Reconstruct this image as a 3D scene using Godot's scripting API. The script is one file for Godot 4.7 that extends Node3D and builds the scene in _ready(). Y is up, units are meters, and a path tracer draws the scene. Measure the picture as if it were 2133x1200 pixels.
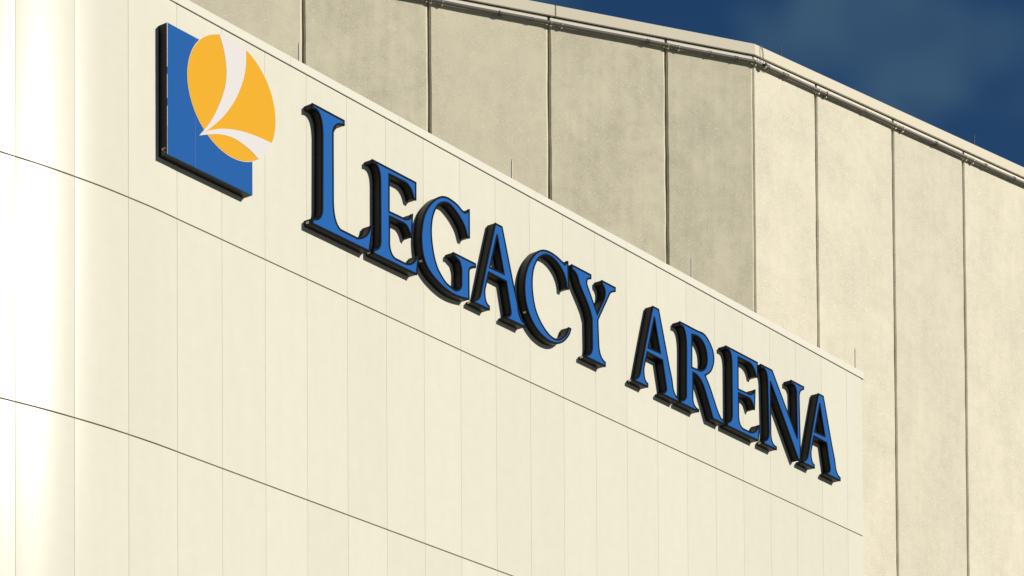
extends Node3D
# A curved cream metal-panel wall with mounted channel letters and a round-and-square logo,
# a pale precast-concrete hall behind it and a deep blue sky. Metres, y up.

# ---------- plan of the place ----------
const WALL_ORIGIN := Vector3(-3.1511, 21.3917, -50.0)   # a point on the panel wall, at the upper of the two seams
const WALL_TURN := 52.6506                              # degrees about y: local x runs along the wall, z out of it
const HALL_CORNER := Vector3(6.5168, 36.9714, -74.0)
const HALL_TURN_A := 22.288
const HALL_TURN_B := 42.310
const DEPTH := 0.19                                     # depth of the channel letters
const CAP := 1.705                                      # height of the small capitals
const BASELINE := 0.905

# ---------- letter outlines: metres from the letter's lower left corner ----------
# [x, y] a point on the outline, [cx, cy, x, y] a curve to x, y pulled towards cx, cy
const GLYPH_L = [[.012,2.140], [.868,2.140], [.868,2.047], [.615,2.030,.569,1.827], [.567,.584], [.575,.213,.758,.151], [1.217,.148], [1.515,.241,1.570,.481], [1.636,.502], [1.543,.000], [.000,.000], [.000,.104], [.257,.122,.263,.380], [.276,1.698], [.260,2.140,.012,2.049]]
const GLYPH_E = [[.000,1.705], [1.238,1.705], [1.236,1.377], [1.163,1.384], [1.101,1.591,.909,1.598], [.478,1.590], [.472,.918], [.824,.926], [1.055,.920,1.093,1.066], [1.137,1.088], [1.109,.643], [1.069,.656], [1.007,.832,.871,.829], [.483,.820], [.479,.322], [.501,.135,.643,.114], [.913,.112], [1.169,.141,1.243,.345], [1.297,.362], [1.245,.000], [.031,.000], [.024,.085], [.203,.122,.217,.289], [.220,1.375], [.215,1.705,.004,1.643]]
const GLYPH_G = [[1.431,1.727], [1.431,1.182], [1.362,1.176], [1.274,1.352], [1.149,1.469], [.998,1.561], [.829,1.623], [.678,1.601], [.545,1.534], [.429,1.406], [.340,1.220], [.303,1.030], [.302,.873], [.330,.681], [.403,.447], [.481,.315], [.586,.214], [.727,.123], [.868,.088], [.993,.070], [1.101,.115], [1.164,.191], [1.171,.340], [1.172,.521], [1.123,.641], [.981,.698], [.931,.688], [.937,.757], [1.612,.756], [1.611,.680], [1.421,.656,1.410,.528], [1.409,.346], [1.409,.012], [1.189,-.022], [.938,-.036], [.725,-.012], [.514,.046], [.304,.137], [.148,.255], [.062,.384], [.004,.621], [.000,.797], [.024,.961], [.060,1.106], [.140,1.277], [.263,1.441], [.422,1.589], [.590,1.693], [.759,1.735], [.919,1.726], [1.079,1.695], [1.213,1.638], [1.285,1.624], [1.358,1.663], [1.391,1.711]]
const GLYPH_C = [[1.424,1.727], [1.441,1.177], [1.369,1.179], [1.347,1.309], [1.254,1.461], [1.130,1.554], [.974,1.618], [.818,1.639], [.678,1.616], [.569,1.560], [.460,1.474], [.366,1.351], [.295,1.197], [.262,1.028], [.260,.841], [.285,.680], [.356,.468], [.447,.337], [.569,.223], [.707,.133], [.862,.076], [1.002,.070], [1.128,.107], [1.255,.187], [1.367,.300], [1.432,.424], [1.511,.419], [1.462,.310], [1.349,.172], [1.206,.059], [1.048,-.011], [.876,-.038], [.659,-.022], [.459,.041], [.291,.141], [.170,.263], [.072,.420], [.021,.581], [.000,.760], [.017,.952], [.065,1.116], [.151,1.292], [.275,1.462], [.415,1.596], [.586,1.688], [.741,1.723], [.897,1.726], [1.053,1.709], [1.257,1.656], [1.312,1.635], [1.360,1.683], [1.376,1.717]]
const GLYPH_A = [[.676,1.728], [.893,1.728], [1.236,.725], [1.355,.414], [1.419,.190], [1.494,.108], [1.585,.077], [1.584,.000], [1.004,.000], [1.004,.044], [1.173,.081,1.133,.208], [1.002,.704], [.469,.710], [.350,.347], [.338,.093,.485,.080], [.484,.000], [.000,.000], [.006,.050], [.174,.099,.215,.249], [.397,.853], [.664,1.69]]
const HOLE_A = [[.730,1.499], [.928,.842], [.511,.830]]
const GLYPH_Y = [[.000,1.705], [.648,1.705], [.648,1.620], [.485,1.598,.509,1.471], [.845,.991], [1.080,1.355], [1.180,1.553,1.018,1.629], [1.013,1.705], [1.482,1.705], [1.476,1.618], [1.305,1.571,1.259,1.473], [.892,.895], [.878,.766], [.899,.355], [.931,.114,1.116,.090], [1.115,.000], [.456,.000], [.456,.052], [.667,.090,.666,.297], [.659,.836], [.247,1.400], [.163,1.622,.008,1.601]]
const GLYPH_R = [[.007,1.705], [.643,1.705], [.935,1.705], [1.130,1.587], [1.246,1.445], [1.279,1.289], [1.241,1.124], [1.140,.974], [.981,.857], [.951,.843], [1.134,.625], [1.307,.365], [1.443,.182], [1.541,.098], [1.650,.078], [1.639,.000], [1.222,.000], [.974,.426], [.840,.630], [.724,.718], [.589,.762], [.483,.767], [.474,.222], [.491,.052,.685,.056], [.684,.000], [.000,.000], [.010,.061], [.212,.106,.218,.238], [.239,1.217], [.237,1.705,.006,1.621]]
const HOLE_R = [[.456,1.559], [.680,1.581], [.835,1.534], [.951,1.425], [1.003,1.264], [.994,1.108], [.924,.989], [.766,.900], [.630,.889], [.446,.880]]
const GLYPH_N = [[.000,1.705], [.459,1.705], [1.455,.492], [1.438,1.517], [1.392,1.665,1.230,1.625], [1.227,1.705], [1.760,1.705], [1.747,1.635], [1.562,1.586,1.563,1.414], [1.587,.274], [1.576,.047], [1.511,.000], [.823,.871], [.385,1.421], [.385,.298], [.397,.063,.607,.073], [.606,.000], [.094,.000], [.095,.073], [.304,.118,.294,.330], [.265,1.416], [.239,1.705,.009,1.626]]

var rng := RandomNumberGenerator.new()
var sun_dir := Vector3.ZERO
var mats := {}

# ---------- small mesh kit ----------
class Shape:
	var v := PackedVector3Array()
	var n := PackedVector3Array()
	var t := PackedVector2Array()
	func tri(a: Vector3, b: Vector3, c: Vector3, na: Vector3, nb: Vector3, nc: Vector3, ta := Vector2.ZERO, tb := Vector2.ZERO, tc := Vector2.ZERO) -> void:
		if (b - a).cross(c - a).dot(na + nb + nc) > 0.0:
			v.append_array([a, c, b]); n.append_array([na, nc, nb]); t.append_array([ta, tc, tb])
		else:
			v.append_array([a, b, c]); n.append_array([na, nb, nc]); t.append_array([ta, tb, tc])
	func quad(a: Vector3, b: Vector3, c: Vector3, d: Vector3, nn: Vector3) -> void:
		tri(a, b, c, nn, nn, nn); tri(a, c, d, nn, nn, nn)
	func quad_uv(a: Vector3, b: Vector3, c: Vector3, d: Vector3, nn: Vector3, s: float, o: Vector2) -> void:
		var u := func(p: Vector3) -> Vector2: return Vector2(p.x, -p.y) * s + o
		tri(a, b, c, nn, nn, nn, u.call(a), u.call(b), u.call(c)); tri(a, c, d, nn, nn, nn, u.call(a), u.call(c), u.call(d))
	func quad_s(a: Vector3, b: Vector3, c: Vector3, d: Vector3, n1: Vector3, n2: Vector3) -> void:
		# a, d carry n1 and b, c carry n2
		tri(a, b, c, n1, n2, n2); tri(a, c, d, n1, n2, n1)
	func box(lo: Vector3, hi: Vector3) -> void:
		quad(Vector3(lo.x, lo.y, hi.z), Vector3(hi.x, lo.y, hi.z), hi, Vector3(lo.x, hi.y, hi.z), Vector3(0, 0, 1))
		quad(lo, Vector3(hi.x, lo.y, lo.z), Vector3(hi.x, hi.y, lo.z), Vector3(lo.x, hi.y, lo.z), Vector3(0, 0, -1))
		quad(lo, Vector3(lo.x, hi.y, lo.z), Vector3(lo.x, hi.y, hi.z), Vector3(lo.x, lo.y, hi.z), Vector3(-1, 0, 0))
		quad(Vector3(hi.x, lo.y, lo.z), Vector3(hi.x, hi.y, lo.z), hi, Vector3(hi.x, lo.y, hi.z), Vector3(1, 0, 0))
		quad(lo, Vector3(hi.x, lo.y, lo.z), Vector3(hi.x, lo.y, hi.z), Vector3(lo.x, lo.y, hi.z), Vector3(0, -1, 0))
		quad(Vector3(lo.x, hi.y, lo.z), Vector3(hi.x, hi.y, lo.z), hi, Vector3(lo.x, hi.y, hi.z), Vector3(0, 1, 0))
	func tube(pts: Array, r: float, sides := 10) -> void:
		var rings := []
		for i in pts.size():
			var dir: Vector3 = (pts[mini(i + 1, pts.size() - 1)] - pts[maxi(i - 1, 0)]).normalized()
			var side := dir.cross(Vector3.UP if absf(dir.y) < 0.9 else Vector3.RIGHT).normalized()
			var up := side.cross(dir)
			var ring := []
			for k in sides:
				var a := TAU * k / sides
				ring.append([pts[i], side * cos(a) + up * sin(a)])
			rings.append(ring)
		for i in pts.size() - 1:
			for k in sides:
				var k2 := (k + 1) % sides
				var p = rings[i][k]; var q = rings[i][k2]; var s = rings[i + 1][k2]; var w = rings[i + 1][k]
				tri(p[0] + p[1] * r, q[0] + q[1] * r, s[0] + s[1] * r, p[1], q[1], s[1])
				tri(p[0] + p[1] * r, s[0] + s[1] * r, w[0] + w[1] * r, p[1], s[1], w[1])
		for e in [0, pts.size() - 1]:
			var dn: Vector3 = (pts[0] - pts[1]).normalized() if e == 0 else (pts[e] - pts[e - 1]).normalized()
			for k in sides:
				tri(pts[e], pts[e] + rings[e][k][1] * r, pts[e] + rings[e][(k + 1) % sides][1] * r, dn, dn, dn)
	func flat(poly: PackedVector2Array, z: float, nz := 1.0) -> void:
		var idx := Geometry2D.triangulate_polygon(poly)
		var nn := Vector3(0, 0, nz)
		for i in range(0, idx.size(), 3):
			var a := poly[idx[i]]; var b := poly[idx[i + 1]]; var c := poly[idx[i + 2]]
			tri(Vector3(a.x, a.y, z), Vector3(b.x, b.y, z), Vector3(c.x, c.y, z), nn, nn, nn)
	func wall(poly: PackedVector2Array, z0: float, z1: float, outward := 1.0) -> void:
		# side walls of a prism, smooth where the outline is smooth
		var ccw := -1.0 if Geometry2D.is_polygon_clockwise(poly) else 1.0
		var m := poly.size()
		var en := []
		for i in m:
			var e := (poly[(i + 1) % m] - poly[i]).normalized()
			en.append(Vector2(e.y, -e.x) * ccw * outward)
		for i in m:
			var j := (i + 1) % m
			var n0: Vector2 = en[i]; var n1: Vector2 = en[i]
			if en[i].dot(en[(i + m - 1) % m]) > 0.86: n0 = (en[i] + en[(i + m - 1) % m]).normalized()
			if en[i].dot(en[j]) > 0.86: n1 = (en[i] + en[j]).normalized()
			quad_s(Vector3(poly[i].x, poly[i].y, z0), Vector3(poly[j].x, poly[j].y, z0), Vector3(poly[j].x, poly[j].y, z1), Vector3(poly[i].x, poly[i].y, z1), Vector3(n0.x, n0.y, 0), Vector3(n1.x, n1.y, 0))
	func mesh() -> ArrayMesh:
		var a := []
		a.resize(Mesh.ARRAY_MAX)
		a[Mesh.ARRAY_VERTEX] = v; a[Mesh.ARRAY_NORMAL] = n; a[Mesh.ARRAY_TEX_UV] = t
		var m := ArrayMesh.new()
		m.add_surface_from_arrays(Mesh.PRIMITIVE_TRIANGLES, a)
		return m

func put(called: String, shape, mat: Material, parent: Node) -> MeshInstance3D:
	var o := MeshInstance3D.new()
	o.name = called
	o.mesh = shape if shape is ArrayMesh else shape.mesh()
	o.material_override = mat
	o.cast_shadow = GeometryInstance3D.SHADOW_CASTING_SETTING_ON
	parent.add_child(o, true)
	return o

func numbered(called: String) -> String:
	if not has_node(NodePath(called)): return called
	var k := 1
	while has_node(NodePath("%s_%03d" % [called, k])): k += 1
	return "%s_%03d" % [called, k]

func thing(called: String, label: String, category: String, at: Vector3, turn: float, group := "") -> Node3D:
	var o := Node3D.new()
	o.name = numbered(called)
	add_child(o)
	o.position = at
	o.rotation_degrees.y = turn
	o.set_meta("label", label)
	o.set_meta("category", category)
	if group: o.set_meta("group", group)
	return o

func part_name(called: String, k: int) -> String:
	return called if k == 0 else "%s_%03d" % [called, k]

# ---------- outlines ----------
func outline(src: Array) -> PackedVector2Array:
	# expands curves; bends of less than 38 degrees between plain points are rounded
	var pts := []      # [point, is a plain point]
	for e in src:
		if e.size() == 2: pts.append([Vector2(e[0], e[1]), true])
		else:
			var p0: Vector2 = pts[-1][0]
			var c := Vector2(e[0], e[1]); var p1 := Vector2(e[2], e[3])
			for k in range(1, 8):
				var f := k / 8.0
				pts.append([p0.lerp(c, f).lerp(c.lerp(p1, f), f), false])
			pts.append([p1, false])
	var m := pts.size()
	var tangent := []
	for i in m:
		var a: Vector2 = pts[(i + m - 1) % m][0]; var b: Vector2 = pts[i][0]; var c: Vector2 = pts[(i + 1) % m][0]
		var d0 := b - a; var d1 := c - b
		if not pts[i][1] or absf(d0.angle_to(d1)) > deg_to_rad(38): tangent.append(null)
		elif d0.length() > 2.2 * d1.length(): tangent.append(d0.normalized())
		elif d1.length() > 2.2 * d0.length(): tangent.append(d1.normalized())
		else: tangent.append((d0.normalized() * d1.length() + d1.normalized() * d0.length()).normalized())
	var out := PackedVector2Array()
	for i in m:
		var j := (i + 1) % m
		var p: Vector2 = pts[i][0]; var q: Vector2 = pts[j][0]
		out.append(p)
		if not (pts[i][1] and pts[j][1]) or (tangent[i] == null and tangent[j] == null): continue
		var len := p.distance_to(q)
		var t0: Vector2 = (tangent[i] if tangent[i] != null else (q - p).normalized()) * len
		var t1: Vector2 = (tangent[j] if tangent[j] != null else (q - p).normalized()) * len
		for k in range(1, 4):
			out.append(hermite(p, q, t0, t1, k / 4.0))
	var clean := PackedVector2Array()
	for i in out.size():
		if out[i].distance_to(out[(i + 1) % out.size()]) > 0.001: clean.append(out[i])
	if Geometry2D.is_polygon_clockwise(clean): clean.reverse()
	return clean

func hermite(p: Vector2, q: Vector2, a: Vector2, b: Vector2, f: float) -> Vector2:
	var f2 := f * f; var f3 := f2 * f
	return p * (2 * f3 - 3 * f2 + 1) + a * (f3 - 2 * f2 + f) + q * (-2 * f3 + 3 * f2) + b * (f3 - f2)

func grown(poly: PackedVector2Array, by: float, join := Geometry2D.JOIN_MITER) -> Array:
	var r := []
	for p in Geometry2D.offset_polygon(poly, by, join):
		if not Geometry2D.is_polygon_clockwise(p) and p.size() > 2: r.append(p)
	return r

func halves(cut: float) -> Array:
	return [PackedVector2Array([Vector2(-9, -9), Vector2(cut, -9), Vector2(cut, 9), Vector2(-9, 9)]), PackedVector2Array([Vector2(cut, -9), Vector2(9, -9), Vector2(9, 9), Vector2(cut, 9)])]

func area_less(base: Array, holes: Array, cut: float) -> Array:
	# base minus holes, cut along a vertical line through the holes so that no piece has a hole
	var out := []
	for h in halves(cut):
		for b in base:
			var pieces: Array = Geometry2D.intersect_polygons(b, h)
			for hole in holes:
				var next := []
				for p in pieces: next.append_array(Geometry2D.clip_polygons(p, hole))
				pieces = next
			out.append_array(pieces)
	return out

# ---------- materials ----------
func lin(r: float, g: float, b: float) -> Color:
	return Color(r, g, b).linear_to_srgb()

func plain(c: Color, rough: float, metal := 0.0, spec := 0.5) -> StandardMaterial3D:
	var m := StandardMaterial3D.new()
	m.albedo_color = c
	m.roughness = rough
	m.metallic = metal
	m.metallic_specular = spec
	return m

func noise_bytes(seed_: int, freq: float, w: int, h: int, octaves: int, kind := FastNoiseLite.TYPE_SIMPLEX_SMOOTH) -> PackedByteArray:
	var f := FastNoiseLite.new()
	f.seed = seed_
	f.noise_type = kind
	f.frequency = freq
	f.fractal_type = FastNoiseLite.FRACTAL_FBM
	f.fractal_octaves = octaves
	var im := f.get_seamless_image(w, h)
	im.convert(Image.FORMAT_L8)
	if h != 1024 or w != 1024: im.resize(1024, 1024, Image.INTERPOLATE_CUBIC)
	return im.get_data()

func concrete_maps(first: int, stain: float) -> Array:
	var big := noise_bytes(first + 3, 0.0042, 1024, 1024, 3)         # blotches of 1 to 2 m
	var mid := noise_bytes(first + 8, 0.022, 1024, 1024, 4)          # clouds of 0.3 m
	var run := noise_bytes(first + 15, 0.03, 1024, 96, 3)            # tall streaks
	var fine := noise_bytes(first + 21, 0.2, 1024, 1024, 2)
	var data := PackedByteArray()
	data.resize(1024 * 1024 * 3)
	var bump := PackedByteArray()
	bump.resize(1024 * 1024)
	var r := RandomNumberGenerator.new()
	r.seed = 77
	var spots := PackedByteArray()
	spots.resize(1024 * 1024)
	for k in 26000:                                          # pale and dark bits of aggregate
		var x := r.randi_range(0, 1023); var y := r.randi_range(0, 1023)
		if big[y * 1024 + x] > r.randi_range(70, 230): continue
		var s := 2 if r.randf() < 0.3 else 1
		var val := 2 if r.randf() < 0.8 else 1
		for dy in s:
			for dx in s:
				spots[((y + dy) % 1024) * 1024 + (x + dx) % 1024] = val
	for i in 1024 * 1024:
		var b := (big[i] - 128) / 128.0
		var m := (mid[i] - 128) / 128.0
		var s := (run[i] - 128) / 128.0
		var f := (fine[i] - 128) / 128.0
		var g := r.randf() - 0.5
		var v := 0.905 + (0.03 + 0.05 * stain) * b + (0.022 + 0.03 * stain) * minf(m, 0.25) + (0.010 + 0.03 * stain) * s + 0.025 * f + 0.058 * g - 0.02 * stain
		if spots[i] == 2: v += 0.13
		elif spots[i] == 1: v -= 0.11
		v = clampf(v, 0.0, 1.0)
		var warm := clampf(1.0 - v, 0.0, 0.4) * 0.12
		data[i * 3] = int(255.0 * minf(1.0, v * (1.0 + warm * 0.2)))
		data[i * 3 + 1] = int(255.0 * v * 0.977)
		data[i * 3 + 2] = int(255.0 * v * (0.875 - warm * 0.2))
		bump[i] = int(clampf(128.0 + 60.0 * f + 90.0 * g + (60.0 if spots[i] == 2 else 0.0), 0, 255))
	var im := Image.create_from_data(1024, 1024, false, Image.FORMAT_RGB8, data)
	var bm := Image.create_from_data(1024, 1024, false, Image.FORMAT_L8, bump)
	return [ImageTexture.create_from_image(im), ImageTexture.create_from_image(bm)]

func panel_map() -> ImageTexture:
	# faint weathering of the painted sheet: tall soft runs and a little dust
	var run := noise_bytes(31, 0.025, 1024, 48, 3)
	var dust := noise_bytes(35, 0.02, 1024, 1024, 5)
	var data := PackedByteArray()
	data.resize(1024 * 1024 * 3)
	for i in 1024 * 1024:
		var v := 0.978 + 0.005 * (run[i] - 128) / 128.0 + 0.007 * (dust[i] - 128) / 128.0
		data[i * 3] = int(255.0 * minf(v, 1.0)); data[i * 3 + 1] = int(255.0 * minf(v, 1.0)); data[i * 3 + 2] = int(255.0 * minf(v * 0.998, 1.0))
	return ImageTexture.create_from_image(Image.create_from_data(1024, 1024, false, Image.FORMAT_RGB8, data))

func sky_clouds() -> ImageTexture:
	# thin cirrus: a computed cover over the whole upper sky
	var a := FastNoiseLite.new()
	a.seed = 616
	a.frequency = 1.0
	a.fractal_octaves = 3
	a.fractal_gain = 0.33
	var w := 2048; var h := 1024
	var data := PackedByteArray()
	data.resize(w * h * 4)
	for y in h / 2:
		var up := PI / 2 - PI * (y + 0.5) / h
		var cu := cos(up)
		for x in w:
			var az := TAU * (x + 0.5) / w
			var px := cu * sin(az) * SKY_SIGN.x; var pz := cu * cos(az) * SKY_SIGN.y; var py := sin(up)
			var v := a.get_noise_3d(px * 16.0 + py * 6.0 + CLOUD_SHIFT.x, py * 22.0 + CLOUD_SHIFT.y, pz * 12.0 + CLOUD_SHIFT.z)
			var i := (y * w + x) * 4
			data[i] = 60; data[i + 1] = 76; data[i + 2] = 68
			data[i + 3] = int(165.0 * smoothstep(-0.2, 0.5, v))
	return ImageTexture.create_from_image(Image.create_from_data(w, h, false, Image.FORMAT_RGBA8, data))

const SKY_SIGN := Vector2(1.0, -1.0)
const CLOUD_SHIFT := Vector3(16.35411, 11.01905, 34.85826)

# ---------- builders ----------
func letter(called: String, label: String, glyph: Array, hole: Array, x: float, weep = null) -> Node3D:
	var o := thing(called, label, "sign letter", on_wall(x, BASELINE, 0.003), WALL_TURN, "letters of the wall sign")
	var body := outline(glyph)
	var holes := []
	if hole.size(): holes.append(outline(hole))
	var cut := 0.0
	if holes.size():
		for p in holes[0]: cut += p.x / holes[0].size()
	else:
		var hi := 0.0
		for p in body: hi = maxf(hi, p.x)
		cut = hi * 0.497
	var lip: Array = grown(body, 0.006)
	var face: Array = grown(body, -0.027)
	var lip_holes := []; var face_holes := []
	for h in holes:
		lip_holes.append_array(grown(h, -0.006)); face_holes.append_array(grown(h, 0.027))
	# the can: side walls and back edge
	var s := Shape.new()
	s.wall(body, 0.0, DEPTH - 0.022)
	for h in holes: s.wall(h, 0.0, DEPTH - 0.022, -1.0)
	for p in area_less([body], holes, cut): s.flat(p, DEPTH - 0.03)
	put("side_return", s, mats.black, o)
	# the trim cap round the edge of the face
	s = Shape.new()
	for l in lip: s.wall(l, DEPTH - 0.03, DEPTH)
	for l in lip_holes: s.wall(l, DEPTH - 0.03, DEPTH, -1.0)
	for f in face: s.wall(f, DEPTH - 0.008, DEPTH, -1.0)
	for f in face_holes: s.wall(f, DEPTH - 0.008, DEPTH)
	for p in area_less(lip, face, cut): s.flat(p, DEPTH)
	if holes.size():
		for p in area_less(face_holes, lip_holes, cut): s.flat(p, DEPTH)
	put("trim_edge", s, mats.trim, o)
	s = Shape.new()
	for p in area_less(face, face_holes, cut): s.flat(p, DEPTH - 0.007)
	put("blue_face", s, mats.blue, o)
	if weep != null:
		s = Shape.new()
		s.box(Vector3(-0.006, -0.018, -0.034), Vector3(0.006, 0.018, 0.034))
		var w := put("drain_cover", s, mats.drain, o)
		w.position = Vector3(weep[0], weep[1], weep[2])
		w.rotation_degrees.z = weep[3]
	return o

func on_wall(x: float, y: float, z := 0.0) -> Vector3:
	return WALL_ORIGIN + Basis(Vector3.UP, deg_to_rad(WALL_TURN)) * Vector3(x, y, z)

# The plan line of the panel wall in its own frame: panel edges from right to left, with the direction of each panel.
func wall_columns() -> Array:
	var cols := []
	var edge := 18.52
	cols.append([Vector2(17.85, 0), Vector2(18.52, 0), 0.0])
	edge = 17.85
	for k in 20:
		var left := edge - 1.0805
		cols.append([Vector2(left, 0), Vector2(edge, 0), 0.0])
		edge = left
	var p := Vector2(edge, 0)
	for a in [1.4, 5.7, 10.1, 14.4, 18.8, 23.2, 27.6]:
		# x along the wall, y = distance out of it
		var q := p - Vector2(cos(deg_to_rad(a)), sin(deg_to_rad(a))) * 1.106
		cols.append([q, p, a])
		p = q
	return cols

func wall_panel(a: Vector2, b: Vector2, y0: float, y1: float, bulge: float, tilt: float, off: Vector2) -> Shape:
	# a sheet from a to b whose normal swings by bulge degrees to each side, with folded edges
	var s := Shape.new()
	var along := (b - a).normalized()
	var outn := Vector2(-along.y, along.x)
	var gap := 0.0035 if bulge > 1.0 else 0.0026
	var len := a.distance_to(b) - 2 * gap
	var start := a + along * gap
	var n := 12 if bulge > 1.0 else 4
	var half := deg_to_rad(bulge)
	var cols := []
	for i in n + 1:
		var f := i / float(n)
		var ang := (1.0 - 2.0 * f) * half            # leans left at the left edge
		var sag := len * half * f * (1.0 - f)        # rise of the arc
		var pos := start + along * len * f + outn * sag
		var nn := (outn * cos(ang) - along * sin(ang)).normalized()
		cols.append([Vector3(pos.x, 0, pos.y), Vector3(nn.x, tilt, nn.y).normalized()])
	var deep := Vector3(-outn.x, 0, -outn.y) * 0.03
	var w := 1.0 / 8.0
	var bev := 0.004
	for i in n:
		var p: Vector3 = cols[i][0]; var q: Vector3 = cols[i + 1][0]
		var n0: Vector3 = cols[i][1]; var n1: Vector3 = cols[i + 1][1]
		var p0 := p + Vector3(0, y0, 0); var p1 := p + Vector3(0, y1, 0)
		var q0 := q + Vector3(0, y0, 0); var q1 := q + Vector3(0, y1, 0)
		var u0 := len * i / n * w; var u1 := len * (i + 1) / n * w
		s.tri(p0, q0, q1, n0, n1, n1, Vector2(u0, -y0 * w) + off, Vector2(u1, -y0 * w) + off, Vector2(u1, -y1 * w) + off)
		s.tri(p0, q1, p1, n0, n1, n0, Vector2(u0, -y0 * w) + off, Vector2(u1, -y1 * w) + off, Vector2(u0, -y1 * w) + off)
		s.quad(p0 + deep, q0 + deep, q0, p0, Vector3.DOWN)
		s.quad(p1 + deep, q1 + deep, q1, p1, Vector3.UP)
	var l: Vector3 = cols[0][0]; var r: Vector3 = cols[n][0]
	var side := Vector3(along.x, 0, along.y)
	s.quad(l + Vector3(0, y0, 0), l + Vector3(0, y1, 0), l + Vector3(0, y1, 0) + deep, l + Vector3(0, y0, 0) + deep, -side)
	s.quad(r + Vector3(0, y0, 0), r + Vector3(0, y1, 0), r + Vector3(0, y1, 0) + deep, r + Vector3(0, y0, 0) + deep, side)
	return s

func build_panel_wall() -> void:
	var o := thing("panel_wall", "long cream metal panel wall curving away at its left end, carrying the blue sign", "wall", Vector3(WALL_ORIGIN.x, 0, WALL_ORIGIN.z), WALL_TURN)
	var h := WALL_ORIGIN.y
	var cols := wall_columns()
	var rows := [[h + 0.013, h + 3.618], [h - 3.906 + 0.013, h - 0.013], [h - 7.81, h - 3.906 - 0.013]]
	rng.seed = 12
	var k := 0
	for row in rows:
		for c in cols:
			var curved: bool = c[2] > 1.0
			var bulge := 3.6 if curved else rng.randf_range(0.0, 0.28)
			var s := wall_panel(c[0], c[1], row[0], row[1], bulge, rng.randf_range(-0.004, 0.004), Vector2(rng.randf(), rng.randf()))
			put(part_name("metal_panel", k), s, mats.panels[rng.randi_range(0, 2)], o)
			k += 1
	# the dark backing seen in the joints, and the plain base below the panels
	var s := Shape.new()
	var base := Shape.new()
	for c in cols:
		var along: Vector2 = (c[1] - c[0]).normalized()
		var inn := Vector2(along.y, -along.x) * 0.016
		var a := Vector3(c[0].x + inn.x, 0, c[0].y + inn.y); var b := Vector3(c[1].x + inn.x, 0, c[1].y + inn.y)
		var nn := Vector3(-inn.x, 0, -inn.y).normalized()
		var lo := Vector3(0, h - 7.81, 0); var hi := Vector3(0, h + 3.66, 0)
		s.quad(a + lo, b + lo, b + hi, a + hi, nn)
		base.quad(a, b, b + lo, a + lo, nn)
	put("joint_backing", s, mats.joint, o)
	put("wall_base", base, mats.panels[1], o)
	# the far end and the flat roof behind
	s = Shape.new()
	s.box(Vector3(18.517, 0, -7.0), Vector3(18.535, h + 3.64, -0.012))
	put("end_wall", s, mats.panels[0], o)
	# coping: folded metal lengths with a small overhang
	var edges := [[18.62, 15.3], [15.3, 12.25], [12.25, 9.2], [9.2, 6.15], [6.15, 2.02], [2.02, -0.95], [-0.95, -3.76]]
	k = 0
	var y := h + 3.627
	for e in edges:
		s = coping_length(Vector2(e[1] + 0.002, 0), Vector2(e[0] - 0.002, 0), y, 0.024, 0.165, 0.5)
		put(part_name("coping", k), s, mats.front_cap, o)
		k += 1
	for c in cols:
		if c[2] > 1.0:
			s = coping_length(c[0], c[1], y, 0.024, 0.165, 0.5)
			put(part_name("coping", k), s, mats.front_cap, o)
			k += 1
	s = Shape.new()
	s.box(Vector3(-3.7, h + 3.3, -13.0), Vector3(18.5, h + 3.45, -0.45))
	put("flat_roof", s, mats.roof, o)
	# air terminals along the coping
	var words := ["thin metal lightning rod on the sign wall coping above the round orange logo", "thin metal lightning rod on the sign wall coping above the letter G", "thin metal lightning rod on the sign wall coping above the second word", "thin metal lightning rod at the right end of the sign wall coping"]
	k = 0
	for x in [-0.537, 5.614, 11.81, 18.513]:
		lightning_rod(on_wall(x, 3.80, -0.15), 0.44 + 0.045 * k, words[k], WALL_TURN, mats.steel, 0.014)
		k += 1

func lightning_rod(at: Vector3, high: float, label: String, turn: float, mat: Material, r := 0.0085) -> void:
	var o := thing("lightning_rod", label, "lightning rod", at, turn, "lightning rods on the roof edges")
	var s := Shape.new()
	s.tube([Vector3(0, 0.02, 0), Vector3(0.001, high * 0.5, 0), Vector3(0.003, high * 0.92, 0)], r, 8)
	s.tube([Vector3(0.003, high * 0.92, 0), Vector3(0.003, high, 0)], r * 0.6, 8)
	put("rod", s, mat, o)
	s = Shape.new()
	s.tube([Vector3(0, -0.02, 0), Vector3(0, 0.035, 0)], 0.035, 12)
	s.tube([Vector3(0, 0.035, 0), Vector3(0, 0.075, 0)], 0.016, 10)
	put("base", s, mats.steel, o)

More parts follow.
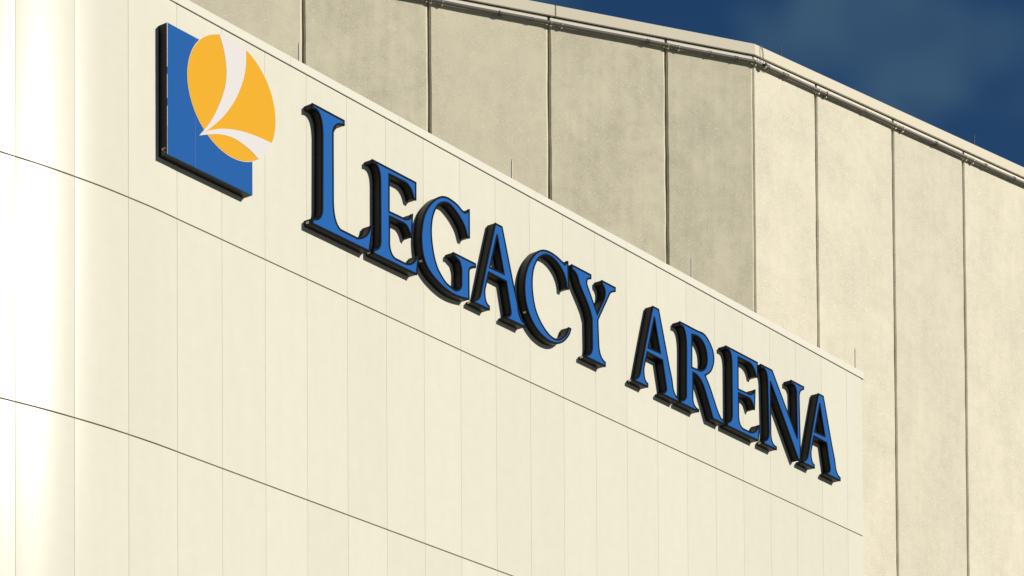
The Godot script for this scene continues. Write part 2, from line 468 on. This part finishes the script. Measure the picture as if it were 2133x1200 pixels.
func coping_length(a: Vector2, b: Vector2, y: float, over: float, high: float, back: float) -> Shape:
	# a folded cap from a to b: face, eased top edge, top falling back, soffit lip
	var s := Shape.new()
	var along := (b - a).normalized()
	var outn := Vector2(-along.y, along.x)
	var prof := [Vector2(-0.01, 0.012), Vector2(over - 0.012, 0.0), Vector2(over, 0.006), Vector2(over, high - 0.014), Vector2(over - 0.012, high), Vector2(-back, high - 0.03), Vector2(-back, high - 0.2)]
	for i in prof.size() - 1:
		var p: Vector2 = prof[i]; var q: Vector2 = prof[i + 1]
		var e := (q - p).normalized()
		var n2 := Vector2(e.y, -e.x)
		var nn := Vector3(outn.x * n2.x, n2.y, outn.y * n2.x)
		var pt := func(base: Vector2, r: Vector2) -> Vector3: return Vector3(base.x + outn.x * r.x, y + r.y, base.y + outn.y * r.x)
		s.quad(pt.call(a, p), pt.call(b, p), pt.call(b, q), pt.call(a, q), nn)
	for end in [[a, -1.0], [b, 1.0]]:
		var poly := []
		for r in prof: poly.append(Vector3(end[0].x + outn.x * r.x, y + r.y, end[0].y + outn.y * r.x))
		var nn: Vector3 = Vector3(along.x, 0, along.y) * end[1]
		for i in range(1, poly.size() - 1): s.tri(poly[0], poly[i], poly[i + 1], nn, nn, nn)
	return s

func concrete_panel(s0: float, s1: float, top: float, bottom: float, off: Vector2, open_left: float, open_right: float) -> Shape:
	# precast panel from s0 to s1; its long edges are eased and a little uneven
	var s := Shape.new()
	var rows := 44
	var ch := 0.026
	var gap := 0.034
	var k := 1.0 / 10.24
	var prev := []
	var wob := 0.0; var wob2 := 0.0
	for i in rows + 1:
		var y := lerpf(top, bottom, i / float(rows))
		wob = lerpf(wob, rng.randf_range(-0.011, 0.011), 0.7); wob2 = lerpf(wob2, rng.randf_range(-0.011, 0.011), 0.7)
		var l := s0 + (gap if open_left > 0 else 0.004) + wob * open_left
		var r := s1 - (gap if open_right > 0 else 0.004) + wob2 * open_right
		var row := [Vector3(l, y, -0.11), Vector3(l, y, -ch), Vector3(l + ch, y, 0), Vector3(r - 0.045, y, 0), Vector3(r, y, -0.022), Vector3(r, y, -0.11)]
		if prev.size():
			var ns := [Vector3(-1, 0, 0), Vector3(-0.7071, 0, 0.7071), Vector3(0, 0, 1), Vector3(0.439, 0, 0.898), Vector3(1, 0, 0)]
			for j in 5:
				s.quad_uv(row[j], row[j + 1], prev[j + 1], prev[j], ns[j], k, off)
		prev = row
	return s

func hall_side(turn: float, joints: Array, label_dir: float, o: Node3D, counters: Array) -> void:
	# one straight run of precast panels; joints run away from the corner
	var top := -0.06
	var bottom := -HALL_CORNER.y + 0.0
	var f := Node3D.new()   # only a frame of reference while building: the meshes are moved under the hall afterwards
	f.rotation_degrees.y = turn
	var mine := []
	for i in joints.size() - 1:
		var a: float = minf(joints[i], joints[i + 1]); var b: float = maxf(joints[i], joints[i + 1])
		var s := concrete_panel(a, b, top, -15.0, Vector2(rng.randf(), rng.randf()), 0.0 if (a == 0.0) else 1.0, 1.0)
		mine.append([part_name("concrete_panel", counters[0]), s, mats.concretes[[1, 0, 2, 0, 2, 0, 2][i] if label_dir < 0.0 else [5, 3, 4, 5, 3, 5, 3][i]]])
		counters[0] += 1
		# the pale eased ledge at the head of the panel
		s = Shape.new()
		var l := a + 0.04; var r := b - 0.04
		s.quad(Vector3(l, -0.215, 0.022), Vector3(r, -0.215, 0.022), Vector3(r, -0.06, -0.004), Vector3(l, -0.06, -0.004), Vector3(0, 0.165, 0.986))
		s.quad(Vector3(l, -0.225, 0.001), Vector3(r, -0.225, 0.001), Vector3(r, -0.215, 0.022), Vector3(l, -0.215, 0.022), Vector3(0, -0.9, 0.43))
		s.tri(Vector3(l, -0.215, 0.022), Vector3(l, -0.06, -0.004), Vector3(l, -0.22, -0.01), Vector3.LEFT, Vector3.LEFT, Vector3.LEFT)
		s.tri(Vector3(r, -0.215, 0.022), Vector3(r, -0.06, -0.004), Vector3(r, -0.22, -0.01), Vector3.RIGHT, Vector3.RIGHT, Vector3.RIGHT)
		mine.append([part_name("head_ledge", counters[1]), s, mats.ledge])
		counters[1] += 1
	var far: float = joints[-1]
	var lo := minf(0.0, far); var hi := maxf(0.0, far)
	var s := Shape.new()
	s.quad(Vector3(lo, bottom, -0.075), Vector3(hi, bottom, -0.075), Vector3(hi, 0.0, -0.075), Vector3(lo, 0.0, -0.075), Vector3(0, 0, 1))
	mine.append([part_name("joint_backing", counters[2]), s, mats.sealant])
	s = Shape.new()
	s.quad_uv(Vector3(lo, bottom, -0.02), Vector3(hi, bottom, -0.02), Vector3(hi, -15.0, -0.02), Vector3(lo, -15.0, -0.02), Vector3(0, 0, 1), 1.0 / 10.24, Vector2.ZERO)
	mine.append([part_name("lower_wall", counters[2]), s, mats.concretes[3]])
	counters[2] += 1
	for m in mine:
		var node := put(m[0], m[1], m[2], o)
		node.rotation_degrees.y = turn
	f.free()

func build_hall() -> void:
	var o := thing("concrete_hall", "tall pale precast concrete building with a blunt corner behind the sign wall", "building", HALL_CORNER, 0.0)
	rng.seed = 40
	var counters := [0, 0, 0]
	var left_joints := [0.0, -2.53, -5.812, -9.06, -12.35, -15.62, -18.9, -22.2]
	var right_joints := [0.0, 2.437, 5.592, 8.644, 11.72, 14.8, 17.9]
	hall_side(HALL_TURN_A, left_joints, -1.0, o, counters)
	hall_side(HALL_TURN_B, right_joints, 1.0, o, counters)
	# metal coping lengths
	var k := 0
	var y := -0.042
	for e in [[-5.63, 0.0], [-10.5, -5.67], [-15.4, -10.51], [-22.2, -15.41]]:
		var s := coping_length(Vector2(e[0], 0), Vector2(e[1], 0), y, COPING_OUT, 0.285, 0.6)
		put(part_name("coping", k), s, mats.cap, o).rotation_degrees.y = HALL_TURN_A
		k += 1
	for e in [[0.0, 5.36], [5.364, 10.2], [10.204, 14.9], [14.904, 17.9]]:
		var s := coping_length(Vector2(e[0], 0), Vector2(e[1], 0), y, COPING_OUT, 0.285, 0.6)
		put(part_name("coping", k), s, mats.cap, o).rotation_degrees.y = HALL_TURN_B
		k += 1
	# the mitre where the two runs of coping meet
	var ba := Basis(Vector3.UP, deg_to_rad(HALL_TURN_A)); var bb := Basis(Vector3.UP, deg_to_rad(HALL_TURN_B))
	var mid := (ba.z + bb.z).normalized()
	var s := Shape.new()
	var prof := [Vector2(COPING_OUT - 0.012, 0.0), Vector2(COPING_OUT, 0.006), Vector2(COPING_OUT, 0.271), Vector2(COPING_OUT - 0.012, 0.285), Vector2(-0.6, 0.255)]
	for i in prof.size() - 1:
		var p: Vector2 = prof[i]; var q: Vector2 = prof[i + 1]
		var mit := 1.0 / cos(deg_to_rad((HALL_TURN_B - HALL_TURN_A) / 2))
		var pa := ba.z * p.x + Vector3(0, y + p.y, 0); var qa := ba.z * q.x + Vector3(0, y + q.y, 0)
		var pb := bb.z * p.x + Vector3(0, y + p.y, 0); var qb := bb.z * q.x + Vector3(0, y + q.y, 0)
		var pm := mid * p.x * mit + Vector3(0, y + p.y, 0); var qm := mid * q.x * mit + Vector3(0, y + q.y, 0)
		var e := (q - p).normalized()
		s.quad(pa, pm, qm, qa, ba.z * e.y + Vector3(0, -e.x, 0)); s.quad(pm, pb, qb, qm, bb.z * e.y + Vector3(0, -e.x, 0))
	put(part_name("coping", k), s, mats.cap, o)
	# round conduit clipped below the coping
	var c := Shape.new()
	var pa := []
	for i in range(0, 23): pa.append(ba * Vector3(-22.0 + i, PIPE_Y + 0.006 * sin(i * 2.1), PIPE_OUT))
	pa.append(mid * PIPE_OUT * 1.02 + Vector3(0, PIPE_Y, 0))
	for i in range(1, 19): pa.append(bb * Vector3(i - 0.3, PIPE_Y + 0.006 * sin(i * 1.7), PIPE_OUT))
	c.tube(pa, PIPE_R, 14)
	var conduit := put("conduit", c, mats.pipe, o)
	k = 0
	for side in [[ba, left_joints], [bb, right_joints]]:
		for j in side[1]:
			if j == 0.0 and k > 0: continue
			for dx in [0.02, 0.32]:
				var clip := Shape.new()
				clip.tube([Vector3(j + dx - 0.017, PIPE_Y, PIPE_OUT), Vector3(j + dx + 0.017, PIPE_Y, PIPE_OUT)], PIPE_R + 0.006, 12)
				clip.box(Vector3(j + dx - 0.02, PIPE_Y - PIPE_R - 0.035, 0.0), Vector3(j + dx + 0.02, PIPE_Y - PIPE_R + 0.005, PIPE_OUT))
				var n := put(part_name("clip", k), clip, mats.clip, conduit)
				n.basis = side[0]
				k += 1
				if dx > 0.1 and int(absf(j) * 10) % 3 == 1: break
	# ragged wraps of wire and tape on the conduit
	k = 0
	for w in [[ba, -0.55], [ba, -1.3], [ba, -7.2], [ba, -6.3], [ba, -3.1], [bb, 0.45], [bb, 1.05], [bb, 1.2], [bb, 2.75], [bb, 4.3], [bb, 7.3], [bb, 9.5], [bb, 10.8]]:
		var tie := Shape.new()
		var pts := []
		for i in 15:
			var a := TAU * 1.6 * i / 14.0 + k
			pts.append(Vector3(w[1] + 0.10 * i / 14.0 - 0.05, PIPE_Y + sin(a) * (PIPE_R + 0.012), PIPE_OUT + cos(a) * (PIPE_R + 0.012)))
		tie.tube(pts, 0.007 + 0.003 * (k % 3), 7)
		var n := put(part_name("wire_tie", k), tie, mats.clip if k % 2 else mats.dark_wire, conduit)
		n.basis = w[0]
		k += 1
	# roof slab and back walls, so that the building is closed
	s = Shape.new()
	var corners := [ba * Vector3(-22.2, 0, -0.3), Vector3(0, 0, -0.3), bb * Vector3(17.9, 0, -0.3), bb * Vector3(17.9, 0, -0.3) + Vector3(-6, 0, -20), ba * Vector3(-22.2, 0, -0.3) + Vector3(-2, 0, -24)]
	for i in range(1, 4): s.tri(corners[0] + Vector3(0, -0.1, 0), corners[i] + Vector3(0, -0.1, 0), corners[i + 1] + Vector3(0, -0.1, 0), Vector3.UP, Vector3.UP, Vector3.UP)
	put("flat_roof", s, mats.roof, o)
	s = Shape.new()
	for i in [2, 3, 4]:
		var p: Vector3 = corners[i]; var q: Vector3 = corners[(i + 1) % 5]
		var down := Vector3(0, -HALL_CORNER.y, 0)
		var nn := (q - p).cross(Vector3.UP).normalized()
		s.quad(p + down, q + down, q, p, nn)
	put("rear_wall", s, mats.concretes[1], o)
	lightning_rod(HALL_CORNER + bb * Vector3(1.30, 0.22, -0.22), 0.50, "thin dark lightning rod on the hall coping just right of its corner", HALL_TURN_B, mats.rod, 0.016)
	lightning_rod(HALL_CORNER + bb * Vector3(9.42, 0.22, -0.22), 0.52, "thin dark lightning rod on the hall coping near the right edge of the view", HALL_TURN_B, mats.rod, 0.016)
	# a loop of cable hanging over the coping by the corner
	var loop := thing("cable_loop", "thin loop of grey cable hanging over the coping at the hall corner", "cable", HALL_CORNER, HALL_TURN_B)
	s = Shape.new()
	var lp := []
	for i in 25:
		var a := PI * 2 * i / 24.0
		lp.append(Vector3(0.235 + 0.055 * cos(a) + 0.02 * sin(a), 0.02 - 0.24 * sin(a) + (0.0 if sin(a) > 0 else 0.0), COPING_OUT + 0.012 + 0.01 * cos(a)))
	s.tube(lp, 0.0085, 7)
	put("cable", s, mats.cable, loop)

const COPING_OUT := 0.07
const PIPE_Y := -0.258
const PIPE_OUT := 0.10
const PIPE_R := 0.05

func build_logo() -> void:
	var o := thing("logo_sign", "square blue sign box with a round orange disc and white swoosh above the curve", "sign", on_wall(-4.198, 0.885, 0.003), WALL_TURN)
	var dz := 0.2
	var w := 2.061; var h := 2.2
	# the disc is a circle whose edge overlaps the upper right corner of the box
	var disc := PackedVector2Array()
	var dc := Vector2(1.557, 1.492)
	for k in 96:
		var a := TAU * k / 96.0
		disc.append(dc + Vector2(cos(a) * 1.092, sin(a) * 1.022).rotated(deg_to_rad(-3.9)))
	var square := PackedVector2Array([Vector2(0, 0), Vector2(w, 0), Vector2(w, h), Vector2(0, h)])
	var s := Shape.new()
	s.wall(square, 0.0, dz - 0.004)
	s.flat(square, dz - 0.02)
	put("cabinet", s, mats.black, o)
	s = Shape.new()
	var inner: PackedVector2Array = Geometry2D.offset_polygon(disc, -0.05)[0]
	s.wall(inner, 0.0, dz + 0.006)
	put("disc_cabinet", s, mats.black, o)
	# two blue sheets with a hairline between them, and the pale worn edge on the left
	var seam := 0.672
	var sheet := Shape.new()
	var left := PackedVector2Array([Vector2(0, 0), Vector2(seam - 0.004, 0), Vector2(seam - 0.004, h), Vector2(0, h)])
	sheet.flat(left, dz); sheet.wall(left, dz - 0.006, dz)
	put("blue_face", sheet, mats.logo_blue, o)
	sheet = Shape.new()
	var right := PackedVector2Array([Vector2(seam + 0.004, 0), Vector2(w, 0), Vector2(w, h), Vector2(seam + 0.004, h)])
	sheet.flat(right, dz); sheet.wall(right, dz - 0.006, dz)
	put("blue_face_001", sheet, mats.logo_blue, o)
	sheet = Shape.new()
	sheet.quad(Vector3(seam - 0.005, 0, dz - 0.003), Vector3(seam + 0.005, 0, dz - 0.003), Vector3(seam + 0.005, h, dz - 0.003), Vector3(seam - 0.005, h, dz - 0.003), Vector3(0, 0, 1))
	put("face_seam", sheet, mats.seam, o)
	rng.seed = 9
	var yy := 0.0
	var chip := 0
	while yy < h - 0.02:
		var len := rng.randf_range(0.12, 0.5)
		var y2 := minf(h, yy + len)
		var wide := rng.randf_range(0.003, 0.010)
		sheet = Shape.new()
		sheet.box(Vector3(-0.001, yy, dz - 0.004), Vector3(wide, y2, dz + 0.001))
		put(part_name("worn_edge", chip), sheet, mats.white, o)
		chip += 1
		yy = y2 + (rng.randf_range(0.05, 0.2) if rng.randf() < 0.4 else 0.004)
	# disc sheet, its pale rim and the white swooshes laid on it
	s = Shape.new()
	s.flat(disc, dz + 0.008); s.wall(disc, dz + 0.002, dz + 0.008)
	put("disc_rim", s, mats.white, o)
	var inset: PackedVector2Array = Geometry2D.offset_polygon(disc, -0.010)[0]
	var sw_a := outline_open([[-0.324, 0.975], [-0.242, 0.82], [-0.172, 0.60], [-0.149, 0.36], [-0.204, 0.067], [-0.37, -0.308], [-0.575, -0.639], [-0.818, -0.929]], [[-0.818, -0.929], [-0.616, -0.765], [-0.412, -0.581], [-0.165, -0.321], [0.085, 0.028], [0.253, 0.378], [0.329, 0.667], [0.342, 0.99]], [[0.36, 1.2], [-0.42, 1.2]], dc)
	var sw_b := outline_open([[-0.818, -0.929], [-0.616, -0.781], [-0.33, -0.643], [-0.083, -0.559], [0.249, -0.484], [0.585, -0.444], [0.998, -0.425]], [[0.668, -0.833], [0.457, -0.745], [0.248, -0.697], [-0.001, -0.679], [-0.289, -0.723], [-0.575, -0.824], [-0.818, -0.929]], [], dc, [[1.3, -0.42], [1.2, -1.2], [0.72, -0.9]])
	s = Shape.new()
	s.flat(inset, dz + 0.011); s.wall(inset, dz + 0.008, dz + 0.011)
	put("orange_disc", s, mats.orange, o)
	var k := 0
	for sw in [sw_a, sw_b]:
		s = Shape.new()
		var tip := 0
		for piece in Geometry2D.intersect_polygons(sw, Geometry2D.offset_polygon(disc, -0.003)[0]):
			s.flat(piece, dz + 0.015); s.wall(piece, dz + 0.011, dz + 0.015)
		# the pointed tips run out over the blue
		for piece in Geometry2D.clip_polygons(sw, disc):
			var c := Vector2.ZERO
			for p in piece: c += p / piece.size()
			if c.x < dc.x - 0.4 and c.y < dc.y: s.flat(piece, dz + 0.0155); s.wall(piece, dz, dz + 0.0155)
		put(part_name("white_swoosh", k), s, mats.white, o)
		k += 1
	# maker's sticker on the side of the box
	s = Shape.new()
	s.box(Vector3(-0.003, 0.085, 0.075), Vector3(0.0, 0.125, 0.115)); s.box(Vector3(-0.003, 0.105, 0.12), Vector3(0.0, 0.122, 0.165))
	for r in 4:
		for q in 3:
			if (r * 3 + q * 2) % 5 < 3: s.box(Vector3(-0.003, 0.012 + r * 0.017, 0.075 + q * 0.032), Vector3(0.0, 0.019 + r * 0.017, 0.095 + q * 0.032))
	put("maker_sticker", s, mats.sticker, o)

func outline_open(a: Array, b: Array, close_mid: Array, dc: Vector2, mid: Array = []) -> PackedVector2Array:
	# two smooth runs a and b joined into one closed outline; mid lies between them, close_mid after them
	var out := PackedVector2Array()
	for run in [a, mid, b, close_mid]:
		var smooth: bool = run == a or run == b
		for i in run.size():
			var p := Vector2(run[i][0], run[i][1])
			out.append(dc + p)
			if smooth and i < run.size() - 1:
				var q := Vector2(run[i + 1][0], run[i + 1][1])
				var t0: Vector2 = (q - p) if i == 0 else (q - Vector2(run[i - 1][0], run[i - 1][1])) * 0.5
				var t1: Vector2 = (q - p) if i == run.size() - 2 else (Vector2(run[i + 2][0], run[i + 2][1]) - p) * 0.5
				for k in range(1, 5): out.append(dc + hermite(p, q, t0, t1, k / 5.0))
	var clean := PackedVector2Array()
	for i in out.size():
		if out[i].distance_to(out[(i + 1) % out.size()]) > 0.001: clean.append(out[i])
	if Geometry2D.is_polygon_clockwise(clean): clean.reverse()
	return clean

func make_materials() -> void:
	var tex := panel_map()
	mats.panels = []
	for k in 3:
		var m := plain(lin(0.812, 0.810, 0.677) * [1.0, 0.992, 1.006][k], 0.22, 0.0, 0.21)
		m.albedo_texture = tex
		mats.panels.append(m)
	mats.joint = plain(lin(0.30, 0.245, 0.155), 0.9)
	mats.front_cap = plain(lin(0.79, 0.785, 0.675), 0.7, 0.0, 0.2)
	mats.roof = plain(lin(0.35, 0.34, 0.32), 0.95)
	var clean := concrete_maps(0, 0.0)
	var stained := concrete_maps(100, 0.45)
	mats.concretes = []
	for k in 6:                                              # first three have the shade of the left run put into their colour
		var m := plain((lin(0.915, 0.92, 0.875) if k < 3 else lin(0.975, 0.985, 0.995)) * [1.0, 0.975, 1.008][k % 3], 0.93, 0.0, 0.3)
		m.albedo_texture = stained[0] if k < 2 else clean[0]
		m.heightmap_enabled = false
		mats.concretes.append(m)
	mats.ledge = plain(lin(0.80, 0.78, 0.69), 0.8)
	mats.sealant = plain(lin(0.25, 0.22, 0.16), 0.9)
	mats.cap = plain(lin(0.82, 0.775, 0.605), 0.8, 0.0, 0.2)
	mats.rod = plain(lin(0.045, 0.05, 0.06), 0.5)
	mats.pipe = plain(lin(0.15, 0.14, 0.11), 0.5, 0.25)
	mats.clip = plain(lin(0.36, 0.345, 0.30), 0.45, 0.5)
	mats.dark_wire = plain(lin(0.10, 0.09, 0.07), 0.6)
	mats.cable = plain(lin(0.22, 0.21, 0.15), 0.6)
	mats.steel = plain(lin(0.42, 0.41, 0.38), 0.45, 0.3)
	mats.black = plain(lin(0.0055, 0.005, 0.004), 0.42, 0.0, 0.32)
	mats.trim = plain(lin(0.005, 0.008, 0.016), 0.7, 0.0, 0.2)
	mats.blue = plain(lin(0.017, 0.133, 0.445), 0.75, 0.0, 0.2)
	mats.logo_blue = plain(lin(0.017, 0.117, 0.395), 0.75, 0.0, 0.2)
	mats.orange = plain(lin(0.80, 0.42, 0.028), 0.75, 0.0, 0.2)
	mats.white = plain(lin(0.75, 0.745, 0.73), 0.75, 0.0, 0.2)
	mats.seam = plain(lin(0.12, 0.28, 0.62), 0.6)
	mats.sticker = plain(lin(0.62, 0.60, 0.52), 0.6)
	mats.drain = plain(lin(0.80, 0.79, 0.74), 0.6)

func _ready() -> void:
	# ---------- camera ----------
	var cam := Camera3D.new()
	cam.name = "camera"
	cam.projection = Camera3D.PROJECTION_FRUSTUM
	cam.near = 0.5
	cam.far = 4000.0
	cam.size = 0.1
	cam.frustum_offset = Vector2(0.0, 0.175462)            # a rising lens: verticals stay almost upright
	cam.transform = Transform3D(Basis(Vector3(0.99998, -0.006445, -0.000241), Vector3(0.00645, 0.999283, 0.037308), Vector3(0, -0.037309, 0.999304)).orthonormalized(), Vector3(0, 1.7, 0))
	add_child(cam)
	cam.current = true
	# ---------- sky, exposure ----------
	var env := Environment.new()
	env.tonemap_mode = Environment.TONE_MAPPER_LINEAR
	env.tonemap_exposure = EXPOSURE
	env.background_mode = Environment.BG_SKY
	env.sdfgi_enabled = true
	env.ssao_enabled = true
	env.ssil_enabled = true
	var sky := Sky.new()
	var sm := ProceduralSkyMaterial.new()
	sm.sky_top_color = lin(0.0050, 0.036, 0.116)
	sm.sky_horizon_color = lin(0.085, 0.165, 0.27)
	sm.sky_curve = 0.16
	sm.ground_bottom_color = lin(0.10, 0.09, 0.075)
	sm.ground_horizon_color = lin(0.20, 0.24, 0.28)
	sm.sky_cover = sky_clouds()
	sky.sky_material = sm
	env.sky = sky
	var we := WorldEnvironment.new()
	we.name = "world_environment"
	we.environment = env
	add_child(we)
	# ---------- sun: to the right of the wall, low ----------
	var b := Basis(Vector3.UP, deg_to_rad(WALL_TURN))
	sun_dir = (b * Vector3(0.37, 0.425, 1.0)).normalized()
	var sun := DirectionalLight3D.new()
	sun.name = "sun"
	sun.light_energy = 1.24
	sun.light_color = Color(1.0, 0.965, 0.925)
	sun.light_angular_distance = 0.5
	sun.shadow_enabled = true
	add_child(sun)
	sun.look_at_from_position(Vector3.ZERO, -sun_dir, Vector3.UP)
	make_materials()
	# ---------- ground ----------
	var g := Shape.new()
	g.quad(Vector3(-1500, 0, -1500), Vector3(1500, 0, -1500), Vector3(1500, 0, 1500), Vector3(-1500, 0, 1500), Vector3.UP)
	var ground := put("ground", g, plain(lin(0.13, 0.115, 0.09), 0.95), self)
	ground.set_meta("kind", "structure")
	ground.set_meta("label", "broad paved ground in front of the arena")
	# ---------- buildings ----------
	build_hall()
	build_panel_wall()
	# ---------- the sign ----------
	build_logo()
	letter("sign_letter", "tall blue capital L with black sides, first letter of the first word", GLYPH_L, [], -0.584, [0.0, 0.05, 0.075, 0.0])
	letter("sign_letter", "blue capital E with black sides, second letter of the first word beside the L", GLYPH_E, [], 1.045, [0.027, 0.045, 0.075, 0.0])
	letter("sign_letter", "round blue capital G with black sides in the first word", GLYPH_G, [], 2.426, [0.085, 0.345, 0.10, 31.0])
	letter("sign_letter", "blue capital A with black sides between the G and the C", GLYPH_A, HOLE_A, 3.967, [0.003, 0.026, 0.075, 0.0])
	letter("sign_letter", "round blue capital C with black sides before the Y", GLYPH_C, [], 5.544, [0.115, 0.345, 0.10, 36.0])
	letter("sign_letter", "blue capital Y with black sides, last letter of the first word", GLYPH_Y, [], 7.088, [0.456, 0.025, 0.075, 0.0])
	letter("sign_letter", "blue capital A with black sides, first letter of the second word", GLYPH_A, HOLE_A, 9.202, [0.003, 0.026, 0.075, 0.0])
	letter("sign_letter", "blue capital R with black sides in the second word", GLYPH_R, HOLE_R, 10.853)
	letter("sign_letter", "blue capital E with black sides between the R and the N", GLYPH_E, [], 12.59)
	letter("sign_letter", "blue capital N with black sides in the second word", GLYPH_N, [], 13.957, [0.094, 0.035, 0.075, 0.0])
	letter("sign_letter", "blue capital A with black sides, last letter of the sign at the right end", GLYPH_A, HOLE_A, 15.645)

const EXPOSURE := 1.0
